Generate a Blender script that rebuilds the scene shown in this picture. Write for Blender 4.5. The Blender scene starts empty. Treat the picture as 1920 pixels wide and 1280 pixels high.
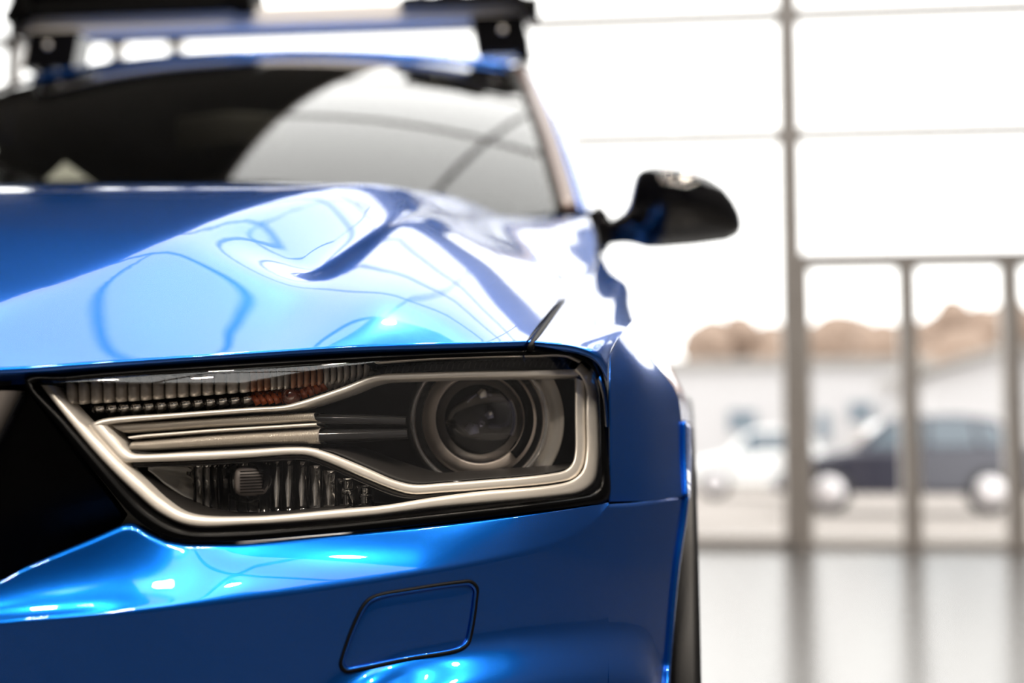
import bpy, bmesh, math, random
from mathutils import Vector, Matrix
rnd = random.Random(7)
SC = bpy.context.scene
COL = SC.collection
# ------------------------------------------------------------------ camera
# world: x to the car's left (image right), y backwards along the car, z up; metres
FPX = 2667.0                                   # 50 mm lens, in pixels of a 1920 wide frame
CAM = Vector((0.88, 0.0, 0.757))
YAW, PITCH = math.radians(6.4), math.radians(4.85)
FW = Vector((-math.sin(YAW) * math.cos(PITCH), math.cos(YAW) * math.cos(PITCH), math.sin(PITCH)))
RT = Vector((math.cos(YAW), math.sin(YAW), 0))
UP = RT.cross(FW)
cd = bpy.data.cameras.new('camera'); cam = bpy.data.objects.new('camera', cd); COL.objects.link(cam)
cam.matrix_world = Matrix.Translation(CAM) @ Matrix((RT, UP, -FW)).transposed().to_4x4()
cd.sensor_width = 36; cd.lens = 36 * FPX / 1920; cd.clip_start = 0.05; cd.clip_end = 400
cd.dof.use_dof = True; cd.dof.focus_distance = 1.06; cd.dof.aperture_fstop = 2.85; cd.dof.aperture_blades = 8
SC.camera = cam
# ------------------------------------------------------------------ light
W = bpy.data.worlds.new('overcast_sky'); SC.world = W; W.use_nodes = True
bg = W.node_tree.nodes['Background']; bg.inputs[0].default_value = (1.0, 0.985, 0.965, 1); bg.inputs[1].default_value = 3.5
SC.view_settings.view_transform = 'Standard'; SC.view_settings.look = 'None'
SC.view_settings.exposure = 0.0; SC.view_settings.gamma = 1.0; SC.view_settings.use_curve_mapping = False

# ------------------------------------------------------------------ helpers
def ray(px, py):
    return FW + RT * ((px - 960) / FPX) + UP * ((640 - py) / FPX)
def at(px, py, y):
    d = ray(px, py); return CAM + d * (y / d.y)
def on(px, py, fn, lo=0.55, hi=3.2):
    d = ray(px, py); d = d / d.y
    a, b = lo, hi
    for _ in range(40):
        m = (a + b) / 2; p = CAM + d * m
        if m - fn(p.x, p.z) < 0: a = m
        else: b = m
    return CAM + d * ((a + b) / 2)
def ss(a, b, t):
    t = max(0, min(1, (t - a) / (b - a))); return t * t * (3 - 2 * t)
def lerp(a, b, t): return a + (b - a) * t
def interp(tab, x):
    if x <= tab[0][0]: i = 0
    elif x >= tab[-1][0]: i = len(tab) - 2
    else:
        i = 0
        while tab[i + 1][0] < x: i += 1
    a, b = tab[i], tab[i + 1]
    return a[1] + (b[1] - a[1]) * (x - a[0]) / (b[0] - a[0])
def smooth_tab(tab, x):                         # Catmull-Rom through a table y(x), ends extended straight
    n = len(tab)
    if x <= tab[0][0] or x >= tab[-1][0]: return interp(tab, x)
    i = 0
    while tab[i + 1][0] < x: i += 1
    def sl(k):
        if k == 0: return (tab[1][1] - tab[0][1]) / (tab[1][0] - tab[0][0])
        if k == n - 1: return (tab[-1][1] - tab[-2][1]) / (tab[-1][0] - tab[-2][0])
        return (tab[k + 1][1] - tab[k - 1][1]) / (tab[k + 1][0] - tab[k - 1][0])
    x0, y0 = tab[i]; x1, y1 = tab[i + 1]; h = x1 - x0; t = (x - x0) / h
    return ((2*t**3 - 3*t**2 + 1) * y0 + (t**3 - 2*t**2 + t) * h * sl(i) + (-2*t**3 + 3*t**2) * y1 + (t**3 - t**2) * h * sl(i + 1))
def V(p): return Vector(p)
def catmull(P, n, smooth=True, closed=False):
    """resample a polyline (vectors) to n points by arc length, through a Catmull-Rom curve"""
    P = [V(p) for p in P]
    if closed: P = P + [P[0]]
    dense = []
    if smooth and len(P) > 2:
        for i in range(len(P) - 1):
            p1, p2 = P[i], P[i + 1]
            p0 = P[i - 1] if i > 0 else (P[-2] if closed else p1 * 2 - p2)
            p3 = P[i + 2] if i + 2 < len(P) else (P[1] if closed else p2 * 2 - p1)
            a = max((p1 - p0).length, 1e-9) ** .5; b = max((p2 - p1).length, 1e-9) ** .5; c = max((p3 - p2).length, 1e-9) ** .5
            m1 = (p2 - p1) + b * ((p1 - p0) / a - (p2 - p0) / (a + b))
            m2 = (p2 - p1) + b * ((p3 - p2) / c - (p3 - p1) / (b + c))
            for k in range(16):
                t = k / 16
                dense.append(p1 * (2*t**3 - 3*t**2 + 1) + m1 * (t**3 - 2*t**2 + t) + p2 * (-2*t**3 + 3*t**2) + m2 * (t**3 - t**2))
        dense.append(P[-1])
    else: dense = P
    L = [0]
    for i in range(1, len(dense)): L.append(L[-1] + (dense[i] - dense[i - 1]).length)
    out = []; j = 0
    m = n if not closed else n + 1
    for k in range(m):
        s = L[-1] * k / (m - 1)
        while j < len(L) - 2 and L[j + 1] < s: j += 1
        t = (s - L[j]) / max(L[j + 1] - L[j], 1e-12)
        out.append(dense[j].lerp(dense[j + 1], min(1, max(0, t))))
    return out[:n]
def px2(pts): return [Vector((p[0], p[1])) for p in pts]

def wpos(o):
    if o.parent is None: return o.location.copy()
    return wpos(o.parent) + o.matrix_parent_inverse.translation + o.location
def link(name, me, parent=None):
    o = bpy.data.objects.new(name, me); COL.objects.link(o)
    if parent is not None:
        o.parent = parent
        o.matrix_parent_inverse = Matrix.Translation(-wpos(parent))
    return o
def mesh(name, verts, faces, mat, parent=None, smooth=True):
    me = bpy.data.meshes.new(name); me.from_pydata([tuple(v) for v in verts], [], faces)
    me.validate(); me.materials.append(mat)
    if smooth: me.polygons.foreach_set('use_smooth', [True] * len(me.polygons))
    me.update()
    return link(name, me, parent)
def empty(name, loc, **props):
    o = bpy.data.objects.new(name, None); COL.objects.link(o); o.location = loc; o.empty_display_size = .1
    for k, v in props.items(): o[k] = v
    return o
def tag(o, **props):
    for k, v in props.items(): o[k] = v
    return o
def solid(o, t, off=-1):
    m = o.modifiers.new('thickness', 'SOLIDIFY'); m.thickness = t; m.offset = off; m.use_even_offset = False
    return o
def lined(o, t=.012):
    c = Vector((0, 3.1, 1.0)); me = o.data
    if sum((p.center - c).dot(p.normal) * p.area for p in me.polygons) < 0: me.flip_normals()
    o.data.materials.append(M['interior']); m = solid(o, t).modifiers[0]; m.material_offset = 1; return o
def bevel(o, w, seg=2, ang=40):
    m = o.modifiers.new('bevel', 'BEVEL'); m.width = w; m.segments = seg; m.limit_method = 'ANGLE'; m.angle_limit = math.radians(ang)
    return o
def grid(name, P, mat, parent=None, thick=0.0, flip=False, closed_u=False, smooth=True):
    m, n = len(P), len(P[0]); vs = [v for r in P for v in r]; fs = []
    for i in range(m - 1):
        for j in range(n if closed_u else n - 1):
            k = (j + 1) % n
            f = (i*n + j, i*n + k, (i+1)*n + k, (i+1)*n + j)
            fs.append(f if flip else f[::-1])
    o = mesh(name, vs, fs, mat, parent, smooth)
    if thick: solid(o, thick)
    return o
def rows3(rows, n, m, smooth_v=True, smooth_u=True):
    """loft: resample every 3D row to n points, then every column to m points"""
    R = [catmull(r, n, smooth_u) for r in rows]
    cols = [catmull([R[i][j] for i in range(len(R))], m, smooth_v) for j in range(n)]
    return [[cols[j][i] for j in range(n)] for i in range(m)]
def gauss_cols(P, k):
    """round creases: smooth along the columns k times, ends held"""
    m, n = len(P), len(P[0])
    for _ in range(k):
        Q = [r[:] for r in P]
        for i in range(1, m - 1):
            for j in range(n): Q[i][j] = P[i-1][j] * .25 + P[i][j] * .5 + P[i+1][j] * .25
        P = Q
    return P
def ribbon(name, A, B, fn, mat, parent, bulge=0.003, n=80, m=7, back=0.006, smooth=True, dA=0, dB=0):
    """convex band between two pixel polylines lying in front of surface y=fn(x,z), closed at the back"""
    a = catmull(px2(A), n, smooth); b = catmull(px2(B), n, smooth); P = []
    for i in range(m):
        t = i / (m - 1); r = []
        for j in range(n):
            q = a[j].lerp(b[j], t); p = on(q.x, q.y, fn)
            p = p + Vector((0, lerp(dA, dB, t) - bulge * (1 - (2*t - 1) ** 4) , 0)); r.append(p)
        P.append(r)
    P.insert(0, [p + Vector((0, back, 0)) for p in P[0]]); P.append([p + Vector((0, back, 0)) for p in P[-1]])
    o = grid(name, P, mat, parent)
    return o
def sweep(name, path, prof, front, mat, parent=None, closed=False, smooth=True):
    """profile [(side, out)] swept along a 3D path; 'out' runs towards front, ends capped"""
    n = len(path); k = len(prof); vs = []; fs = []
    for i in range(n):
        a = path[(i - 1) % n] if (closed or i > 0) else path[0]
        b = path[(i + 1) % n] if (closed or i < n - 1) else path[-1]
        t = (b - a).normalized(); f = Vector(front); s = t.cross(f).normalized(); f = s.cross(t).normalized()
        for u, w in prof: vs.append(path[i] + s * u + f * w)
    for i in range(n if closed else n - 1):
        for j in range(k):
            i2 = (i + 1) % n; j2 = (j + 1) % k
            fs.append((i*k + j, i*k + j2, i2*k + j2, i2*k + j))
    if not closed:
        fs.append(tuple(range(k))[::-1]); fs.append(tuple((n-1)*k + j for j in range(k)))
    return mesh(name, vs, fs, mat, parent, smooth)
def rrect(w, h, r=None, n=3):
    r = min(w, h) * .35 if r is None else r; out = []
    for cx, cy, a0 in ((w/2-r, h/2-r, 0), (-w/2+r, h/2-r, 90), (-w/2+r, -h/2+r, 180), (w/2-r, -h/2+r, 270)):
        for k in range(n + 1):
            a = math.radians(a0 + 90 * k / n); out.append((cx + r * math.cos(a), cy + r * math.sin(a)))
    return out
def circ(r, n=10): return [(r * math.cos(2*math.pi*k/n), r * math.sin(2*math.pi*k/n)) for k in range(n)]
def prism(name, poly, fn, depth, mat, parent, smooth=False, bev=0.0):
    """solid plate: pixel outline laid on y=fn, extruded backwards by depth"""
    f = [on(p[0], p[1], fn) for p in poly]; n = len(f)
    vs = f + [p + Vector((0, depth, 0)) for p in f]
    fs = [tuple(range(n)), tuple(range(n, 2*n))[::-1]] + [(i, i + n, (i+1) % n + n, (i+1) % n) for i in range(n)]
    o = mesh(name, vs, fs, mat, parent, smooth)
    if bev: bevel(o, bev)
    return o
def fill(name, poly, fn, mat, parent, n=40, m=24, shear=0.0, thick=0.0, bump=None):
    """curved plate: pixel outline filled by scan rows laid on y=fn"""
    P2 = [(x, y + shear * x) for x, y in poly]; ys = [p[1] for p in P2]; y0, y1 = min(ys) + .05, max(ys) - .05; P = []
    for i in range(m):
        t = i / (m - 1); t = .5 - .5 * math.cos(math.pi * t); yy = lerp(y0, y1, t); xs = []
        for k in range(len(P2)):
            (xa, ya), (xb, yb) = P2[k], P2[(k+1) % len(P2)]
            if (ya - yy) * (yb - yy) <= 0 and ya != yb: xs.append(xa + (xb - xa) * (yy - ya) / (yb - ya))
        xa, xb = min(xs), max(xs); r = []
        for j in range(n):
            s = j / (n - 1); x = lerp(xa, xb, s); p = on(x, yy - shear * x, fn)
            if bump: p = p + Vector((0, -bump * (1 - (2*s-1)**6) * (1 - (2*t-1)**6), 0))
            r.append(p)
        P.append(r)
    o = grid(name, P, mat, parent)
    if thick: solid(o, thick, -1)
    return o
def lathe(name, c, axis, prof, mat, parent, n=64, a0=0, a1=360):
    """profile [(radius, along axis)]"""
    ax = Vector(axis).normalized(); s = ax.cross(Vector((0, 0, 1)) if abs(ax.z) < .9 else Vector((0, 1, 0))).normalized(); u = s.cross(ax); P = []
    full = abs(a1 - a0) >= 360; cnt = n if full else n + 1
    for r, h in prof:
        P.append([c + ax * h + (s * math.cos(math.radians(lerp(a0, a1, j / n))) + u * math.sin(math.radians(lerp(a0, a1, j / n)))) * r for j in range(cnt)])
    return grid(name, P, mat, parent, closed_u=full)
def box(name, lo, hi, mat, parent=None, bev=0.0):
    x0, y0, z0 = lo; x1, y1, z1 = hi
    vs = [(x0,y0,z0),(x1,y0,z0),(x1,y1,z0),(x0,y1,z0),(x0,y0,z1),(x1,y0,z1),(x1,y1,z1),(x0,y1,z1)]
    fs = [(0,3,2,1),(4,5,6,7),(0,1,5,4),(1,2,6,5),(2,3,7,6),(3,0,4,7)]
    o = mesh(name, vs, fs, mat, parent, False)
    if bev: bevel(o, bev)
    return o
def extrude(name, poly, axis, d0, d1, mat, parent=None, bev=0.0):
    """closed polygon [(a,b)] extruded along axis 'x' or 'y'"""
    f = (lambda a, b, d: (d, a, b)) if axis == 'x' else (lambda a, b, d: (a, d, b))
    n = len(poly); vs = [f(a, b, d0) for a, b in poly] + [f(a, b, d1) for a, b in poly]
    fs = [tuple(range(n)), tuple(range(n, 2*n))[::-1]] + [(i, i+n, (i+1) % n + n, (i+1) % n) for i in range(n)]
    o = mesh(name, vs, fs, mat, parent, False)
    bm = bmesh.new(); bm.from_mesh(o.data); bmesh.ops.recalc_face_normals(bm, faces=bm.faces); bm.to_mesh(o.data); bm.free()
    if bev: bevel(o, bev)
    return o

# ------------------------------------------------------------------ materials
def nodes(name):
    m = bpy.data.materials.new(name); m.use_nodes = True; nt = m.node_tree
    return m, nt, nt.nodes['Principled BSDF']
def noise_bump(nt, p, scale, strength, dist=.001, kind='ShaderNodeTexNoise'):
    tc = nt.nodes.new('ShaderNodeTexCoord'); tx = nt.nodes.new(kind); tx.inputs['Scale'].default_value = scale
    b = nt.nodes.new('ShaderNodeBump'); b.inputs['Strength'].default_value = strength; b.inputs['Distance'].default_value = dist
    nt.links.new(tc.outputs['Object'], tx.inputs['Vector']); nt.links.new(tx.outputs[0], b.inputs['Height'])
    nt.links.new(b.outputs[0], p.inputs['Normal']); return tx
def mat(name, col, rough=.5, metal=0.0, coat=0.0, coat_r=.03, spec=.5, var=0.0, vscale=30, bump=None, emit=None, es=0.0):
    m, nt, p = nodes(name)
    p.inputs['Base Color'].default_value = (*col, 1); p.inputs['Roughness'].default_value = rough; p.inputs['Metallic'].default_value = metal
    p.inputs['Coat Weight'].default_value = coat; p.inputs['Coat Roughness'].default_value = coat_r; p.inputs['Specular IOR Level'].default_value = spec
    if var:
        tc = nt.nodes.new('ShaderNodeTexCoord'); tx = nt.nodes.new('ShaderNodeTexNoise'); tx.inputs['Scale'].default_value = vscale
        mx = nt.nodes.new('ShaderNodeMix'); mx.data_type = 'RGBA'
        mx.inputs[6].default_value = (*[c * (1 - var) for c in col], 1); mx.inputs[7].default_value = (*[min(1, c * (1 + var)) for c in col], 1)
        nt.links.new(tc.outputs['Object'], tx.inputs['Vector']); nt.links.new(tx.outputs[0], mx.inputs[0]); nt.links.new(mx.outputs[2], p.inputs['Base Color'])
    if bump: noise_bump(nt, p, *bump)
    if emit:
        p.inputs['Emission Color'].default_value = (*emit, 1); p.inputs['Emission Strength'].default_value = es
    return m
def glass(name, tint=(1, 1, 1), r0=.04, rough=0.0, double=True):
    """thin clear sheet: transmits straight through, mirrors by Schlick's angle law from both sides"""
    m = bpy.data.materials.new(name); m.use_nodes = True; nt = m.node_tree; nt.nodes.clear()
    out = nt.nodes.new('ShaderNodeOutputMaterial'); mix = nt.nodes.new('ShaderNodeMixShader')
    tr = nt.nodes.new('ShaderNodeBsdfTransparent'); tr.inputs[0].default_value = (*tint, 1)
    gl = nt.nodes.new('ShaderNodeBsdfGlossy'); gl.inputs['Roughness'].default_value = rough; gl.inputs['Color'].default_value = (1, 1, 1, 1)
    ge = nt.nodes.new('ShaderNodeNewGeometry'); dt = nt.nodes.new('ShaderNodeVectorMath'); dt.operation = 'DOT_PRODUCT'
    def mth(op, a, b=None):
        k = nt.nodes.new('ShaderNodeMath'); k.operation = op
        for i, v in enumerate((a, b)):
            if v is None: continue
            if isinstance(v, (int, float)): k.inputs[i].default_value = v
            else: nt.links.new(v, k.inputs[i])
        return k.outputs[0]
    nt.links.new(ge.outputs['Normal'], dt.inputs[0]); nt.links.new(ge.outputs['Incoming'], dt.inputs[1])
    c = mth('ABSOLUTE', dt.outputs['Value']); k = mth('POWER', mth('SUBTRACT', 1.0, c), 5.0)
    f = mth('ADD', mth('MULTIPLY', k, 1 - r0), r0)
    if double: f = mth('DIVIDE', mth('MULTIPLY', f, 2.0), mth('ADD', f, 1.0))    # both faces of one thin sheet
    nt.links.new(f, mix.inputs[0]); nt.links.new(tr.outputs[0], mix.inputs[1]); nt.links.new(gl.outputs[0], mix.inputs[2])
    nt.links.new(mix.outputs[0], out.inputs[0]); return m
def paint_mat(name):
    m, nt, p = nodes(name)
    tc = nt.nodes.new('ShaderNodeTexCoord'); vo = nt.nodes.new('ShaderNodeTexVoronoi'); vo.inputs['Scale'].default_value = 1800
    b = nt.nodes.new('ShaderNodeBump'); b.inputs['Strength'].default_value = .10; b.inputs['Distance'].default_value = .0004
    nt.links.new(tc.outputs['Object'], vo.inputs['Vector']); nt.links.new(vo.outputs['Color'], b.inputs['Height'])
    ge = nt.nodes.new('ShaderNodeNewGeometry'); q = nt.nodes.new('ShaderNodeBsdfPrincipled'); mx = nt.nodes.new('ShaderNodeMixShader'); mx.inputs[0].default_value = .22
    for k, r in ((p, .215), (q, .55)):              # two flake lobes under one clear coat
        k.inputs['Base Color'].default_value = (.0006, .120, .58, 1); k.inputs['Metallic'].default_value = .9; k.inputs['Roughness'].default_value = r
        k.inputs['Coat Weight'].default_value = 1.0; k.inputs['Coat Roughness'].default_value = .015; k.inputs['Coat IOR'].default_value = 1.55
        nt.links.new(b.outputs[0], k.inputs['Normal']); nt.links.new(ge.outputs['Normal'], k.inputs['Coat Normal'])
    nt.links.new(p.outputs[0], mx.inputs[1]); nt.links.new(q.outputs[0], mx.inputs[2]); nt.links.new(mx.outputs[0], nt.nodes['Material Output'].inputs[0])
    return m
M = {}
M['paint'] = paint_mat('blue_metallic_paint')
M['black_gloss'] = mat('black_gloss_plastic', (.004, .004, .005), .12, coat=.4, var=.3, vscale=8)
M['mirror_black'] = mat('gloss_black_cap', (.004, .004, .005), .03, coat=.3, var=.2, vscale=8)
M['black_matte'] = mat('black_plastic', (.0016, .0016, .0018), .45, spec=.06, bump=(900, .15, .0003))
M['satin_strip'] = mat('satin_silver_trim', (.93, .88, .81), .36, .45, bump=(2500, .04, .0002))
M['chrome'] = mat('chrome', (.80, .79, .78), .06, 1.0, bump=(60, .05, .002))
M['reflector'] = mat('reflector_chrome', (.88, .86, .84), .10, .75, var=.1, vscale=40)
M['arch_plastic'] = mat('arch_plastic', (.008, .008, .009), .4, spec=.3, bump=(700, .3, .0005))
M['bright'] = mat('bright_facet', (.92, .90, .86), .09, .6, var=.1)
M['bronze'] = mat('satin_warm_ring', (.86, .76, .68), .40, .35, bump=(1500, .06, .0002))
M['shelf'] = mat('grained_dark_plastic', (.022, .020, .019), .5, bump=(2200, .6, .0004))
M['smoke'] = mat('smoked_bar', (.03, .03, .032), .12, coat=.5, var=.4, vscale=40)
M['cap'] = mat('bulb_cap_grey', (.12, .105, .10), .5, bump=(1200, .2, .0003))
M['amber'] = mat('amber_plastic', (.50, .085, .008), .16, coat=.8, var=.5, vscale=90)
M['amber_clear'] = mat('amber_tinted_clear', (.46, .22, .12), .14, .3, coat=.8, var=.4, vscale=150)
M['clear_rib'] = mat('clear_rib_plastic', (.60, .55, .50), .12, .4, coat=.8, var=.3, vscale=120)
M['dark_rib'] = mat('dark_mirror_rib', (.25, .24, .23), .08, .9, var=.5, vscale=60)
M['seal'] = mat('black_rubber', (.004, .004, .0045), .55, spec=.15, bump=(500, .1, .0004))
M['gasket'] = mat('black_gasket', (.0015, .0015, .0017), .25, spec=.08, var=.2, vscale=12)
M['trim_brown'] = mat('pillar_trim', (.10, .055, .045), .3, coat=.4, var=.2)
M['alu'] = mat('brushed_aluminium', (.95, .92, .86), .55, .05, bump=(300, .08, .0004))
M['tyre'] = mat('tyre_rubber', (.018, .018, .02), .6, bump=(120, .4, .002))
M['rim'] = mat('alloy', (.6, .6, .62), .25, .9, var=.1)
M['lens'] = glass('lamp_lens', (.985, .98, .975), .03)
M['windscreen'] = glass('windscreen_glass', (.52, .53, .50), .045)
M['tinted'] = glass('tinted_side_glass', (.03, .03, .03), .045)
M['pane'] = glass('window_pane', (.97, .975, .97), double=False)
M['steel_frame'] = mat('window_frame_paint', (.37, .33, .30), .45, var=.1, vscale=4)
M['interior'] = mat('dark_interior', (.055, .052, .048), .6, bump=(400, .3, .0006))
M['paper'] = mat('white_paper', (.82, .84, .82), .6, var=.03)
M['lamp_glow'] = mat('spot_lamp', (.9, .8, .7), .5, emit=(1, .88, .74), es=620)

# ------------------------------------------------------------------ building
def room():
    fl, nt, p = nodes('floor_tiles')
    tc = nt.nodes.new('ShaderNodeTexCoord'); br = nt.nodes.new('ShaderNodeTexBrick'); br.offset = 0
    br.inputs['Color1'].default_value = (.085, .080, .078, 1); br.inputs['Color2'].default_value = (.075, .071, .069, 1); br.inputs['Mortar'].default_value = (.05, .049, .047, 1)
    br.inputs['Scale'].default_value = 1; br.inputs['Mortar Size'].default_value = .004; br.inputs['Brick Width'].default_value = .6; br.inputs['Row Height'].default_value = .6
    nt.links.new(tc.outputs['Object'], br.inputs['Vector']); nt.links.new(br.outputs[0], p.inputs['Base Color']); p.inputs['Roughness'].default_value = .22
    noise_bump(nt, p, 3, .02, .01)
    M['wall_right'] = mat('grey_wall_paint', (.045, .046, .052), .7, var=.1, vscale=.5)
    M['ceiling'] = mat('ceiling_paint', (.06, .058, .054), .8, var=.1, vscale=.4)
    M['wall'] = mat('wall_paint', (.07, .068, .066), .8, var=.08, vscale=.5)
    M['wall_dark'] = mat('dark_wall_cladding', (.05, .05, .055), .6, var=.2, vscale=.7)
    X0, X1, Y0, Y1, H = -13.0, 5.6, -9.0, 12.7, 7.0
    S = dict(kind='structure')
    tag(box('floor', (X0 - .3, Y0 - .3, -.2), (X1 + .2, Y1 + .1, 0), fl), **S)
    SK = ((-1.1, X1, 3.85, Y1, 3, 4), (-1.7, .75, 1.95, 3.85, 2, 1), (2.3, X1, -5.0, -1.9, 2, 2))   # roof lights: x0, x1, y0, y1, bays
    cl = empty('ceiling', (0, 0, H), kind='structure')
    for x0, x1, y0, y1 in ((X0, X1, Y0, -5.0), (X0, 2.3, -5.0, -1.9), (X0, X1, -1.9, 1.95), (X0, -1.7, 1.95, 3.85), (.75, X1, 1.95, 3.85), (X0, -1.1, 3.85, Y1)):
        box('slab', (x0, y0, H), (x1, y1, H + .2), M['ceiling'], cl)
    for n_, (x0, x1, y0, y1, nx, ny) in zip((2, 3, 4), SK):
        w = empty('window_%d' % n_, (x0, y0, H), kind='structure')
        for k in range(nx + 1):
            x = lerp(x0, x1, k / nx); box('bar', (x - .03, y0, H - .05), (x + .03, y1, H + .10), M['steel_frame'], w)
        for k in range(ny + 1):
            y = lerp(y0, y1, k / ny); box('bar', (x0, y - .03, H - .05), (x1, y + .03, H + .10), M['steel_frame'], w)
        for i in range(nx):
            for j in range(ny):
                box('pane', (lerp(x0, x1, i / nx) + .05, lerp(y0, y1, j / ny) + .05, H + .06), (lerp(x0, x1, (i+1) / nx) - .05, lerp(y0, y1, (j+1) / ny) - .05, H + .072), M['pane'], w)
    tag(box('wall_left', (X0 - .25, Y0, 0), (X0, Y1, H), M['wall']), **S)
    tag(box('wall_front', (X0, Y0 - .25, 0), (X1, Y0, H), M['wall']), **S)
    tag(box('wall_back', (X0, Y1, 5.9), (X1, Y1 + .25, H), M['wall']), **S)
    SF, PN = M['steel_frame'], M['pane']
    # far glazing with its doors
    w = empty('window_1', (X0, Y1, 0), kind='structure')
    xs = [-12.9, -10.6, -8.3] + [at(q, 90, Y1).x for q in (-80, 22, 125, 215, 325)] + [at(1481, 300, Y1).x, at(2330, 300, Y1).x]
    xs = sorted(xs)
    dx0, dx1 = at(1504, 700, Y1).x, X1 - .05
    zs = [2.55, at(1700, 246, Y1).z, at(1700, 18, Y1).z, 5.85]
    for i, x in enumerate(xs):
        wd = .10 if i < 8 else .18
        z0 = 2.55 if x > dx0 - .3 and x > at(1490, 300, Y1).x else 0
        bevel(box('mullion', (x - wd/2, Y1 - .02, z0), (x + wd/2, Y1 + .16, 5.9), SF, w), .01)
    for z in zs[1:]:
        bevel(box('transom', (X0, Y1, z - .05), (X1, Y1 + .12, z + .05), SF, w), .01)
    bevel(box('sill', (X0, Y1 - .02, 0), (dx0 - .1, Y1 + .14, .10), SF, w), .01)
    edges = [X0] + xs + [X1]
    for a, b in zip(edges[:-1], edges[1:]):
        zz = [0.1] + zs[1:]
        if a > dx0 - .35: zz = [2.6] + zs[1:]
        for c, d in zip(zz[:-1], zz[1:]):
            if b - a > .1: box('pane', (a + .03, Y1 + .06, c + .03), (b - .03, Y1 + .072, d - .03), PN, w)
    d = empty('door_1', (dx0, Y1, 0), kind='structure')
    px = [1505, 1707, 1902, 2105]
    for q in px:
        x = at(q, 760, Y1).x
        bevel(box('post', (x - .075, Y1 - .03, 0), (x + .075, Y1 + .15, 2.5), SF, d), .01)
    bevel(box('header', (dx0 - .07, Y1 - .03, 2.47), (dx1, Y1 + .15, 2.60), SF, d), .01)
    for a, b in zip(px[:-1], px[1:]):
        xa, xb = at(a, 760, Y1).x + .075, at(b, 760, Y1).x - .075
        box('threshold', (xa, Y1 - .01, 0), (xb, Y1 + .12, .07), SF, d)
        box('pane', (xa, Y1 + .05, .07), (xb, Y1 + .062, 2.47), PN, d)
    tag(box('wall_right', (X1, Y0, 0), (X1 + .2, Y1, H), M['wall_right']), **S)
room()

def spots():
    h = mat('lamp_housing', (.7, .7, .7), .4, var=.05)
    k = 0
    rows = ((-3.6, 'front row behind the camera'), (-1.3, 'row just ahead of the bonnet'), (1.7, 'row over the blue bonnet'))
    cols = ((3.9, 'nearest the grey right wall'), (2.6, 'second from the right wall'), (.9, 'third from the right wall'), (-1.4, 'furthest from the right wall'))
    places = []
    for x, cn in cols:
        for y, rn in rows:
            places.append((x, y, rn, cn))
    places += [(1.25, 3.4, 'row over the windscreen', 'left one of the pair'), (2.4, 3.4, 'row over the windscreen', 'right one of the pair')]
    for x, y, rn, cn in places:
            t = empty('ceiling_spotlight', (x, y, 6.4), label='round warm ceiling spotlight, %s, %s' % (rn, cn), category='lamp', group='ceiling spotlights over the car')
            c = Vector((x, y, 6.4))
            lathe('housing', c, (0, 0, -1), [(.001, -.12), (.13, -.12), (.13, .10), (.115, .10), (.115, .05)], h, t, 24)
            lathe('lamp_disc', c, (0, 0, -1), [(.001, .085), (.114, .085)], M['lamp_glow'], t, 24)
            lathe('stem', c, (0, 0, 1), [(.02, .11), (.02, .60)], h, t, 12)
            k += 1
spots()

# ------------------------------------------------------------------ the car: master surfaces
def corner(x, x0): return 6.0 * max(0.0, x - x0) ** 2
def F(x, z):                                   # headlamp face
    return .80 + .45 * x * x + .30 * (z - .72) + corner(x, .76)
def Fo(d): return lambda x, z: F(x, z) + d
CAR = empty('car', (0, 1.7, 0), label='blue metallic compact crossover with clear headlamp, its front left corner facing the camera', category='car')
PA = M['paint']

# centre profile and edge profile of the bonnet, and its height field
ZC = [(.78, .74), (.82, .775), (.86, .805), (.92, .850), (1.0, .900), (1.1, .953), (1.3, 1.022), (1.5, 1.068), (1.7, 1.099), (1.9, 1.128), (2.15, 1.150), (2.5, 1.17)]
ZE = [(.90, .775), (.98, .815), (1.05, .838), (1.1, .853), (1.2, .876), (1.4, .920), (1.75, .989), (2.0, 1.062), (2.2, 1.126), (2.3, 1.155), (2.6, 1.21)]
def crease1(y): return smooth_tab([(.92, .372), (.967, .410), (1.026, .452), (1.095, .489), (1.222, .528), (1.336, .554), (1.6, .575), (2.1, .60)], y)
def crease2(y): return smooth_tab([(1.0, .581), (1.055, .598), (1.105, .603), (1.24, .617), (1.45, .624), (1.7, .632), (2.1, .655)], y)
def soft(t, r): return .5 * (t + math.sqrt(t * t + r * r))     # rounded max(0,t)
def H(x, y):
    x = abs(x); yy = y
    zc, ze = smooth_tab(ZC, yy), smooth_tab(ZE, yy)
    u = x / .77
    c1, c2 = crease1(y), crease2(y)
    z = zc + (ze - zc) * (.12 * u * u + .88 * (soft(x - c1, .012) - soft(-c1, .012)) / (.77 - c1))
    v = .016 * ss(1.07, 1.15, y) * (1 + .5 * ss(1.4, 2.0, y))     # depth of the hollow between the creases
    s = c2 - c1; q = lerp(.80, .70, ss(1.3, 1.9, y))
    fall = soft(x - c1, .008); rise = soft(x - (c1 + q * s), .012); flat = soft(x - c2, .009)
    d = -fall / (q * s) + rise * (1 / (q * s) + 1 / ((1 - q) * s)) - flat / ((1 - q) * s)
    return z + v * d
_lip = [Vector((0, .80, .806)), Vector((.2, .822, .809))] + [on(a, b, lambda x, z: F(x, z) - .004) for a, b in ((0, 694), (200, 681), (400, 668), (600, 656), (800, 647), (985, 639))]
_lipy = [(p.x, p.y) for p in _lip]; _lipz = [(p.x, p.z) for p in _lip]
def hood_front(x):                              # front lip, from the photograph's lip line
    return smooth_tab(_lipy, abs(x))
H0 = H
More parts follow.
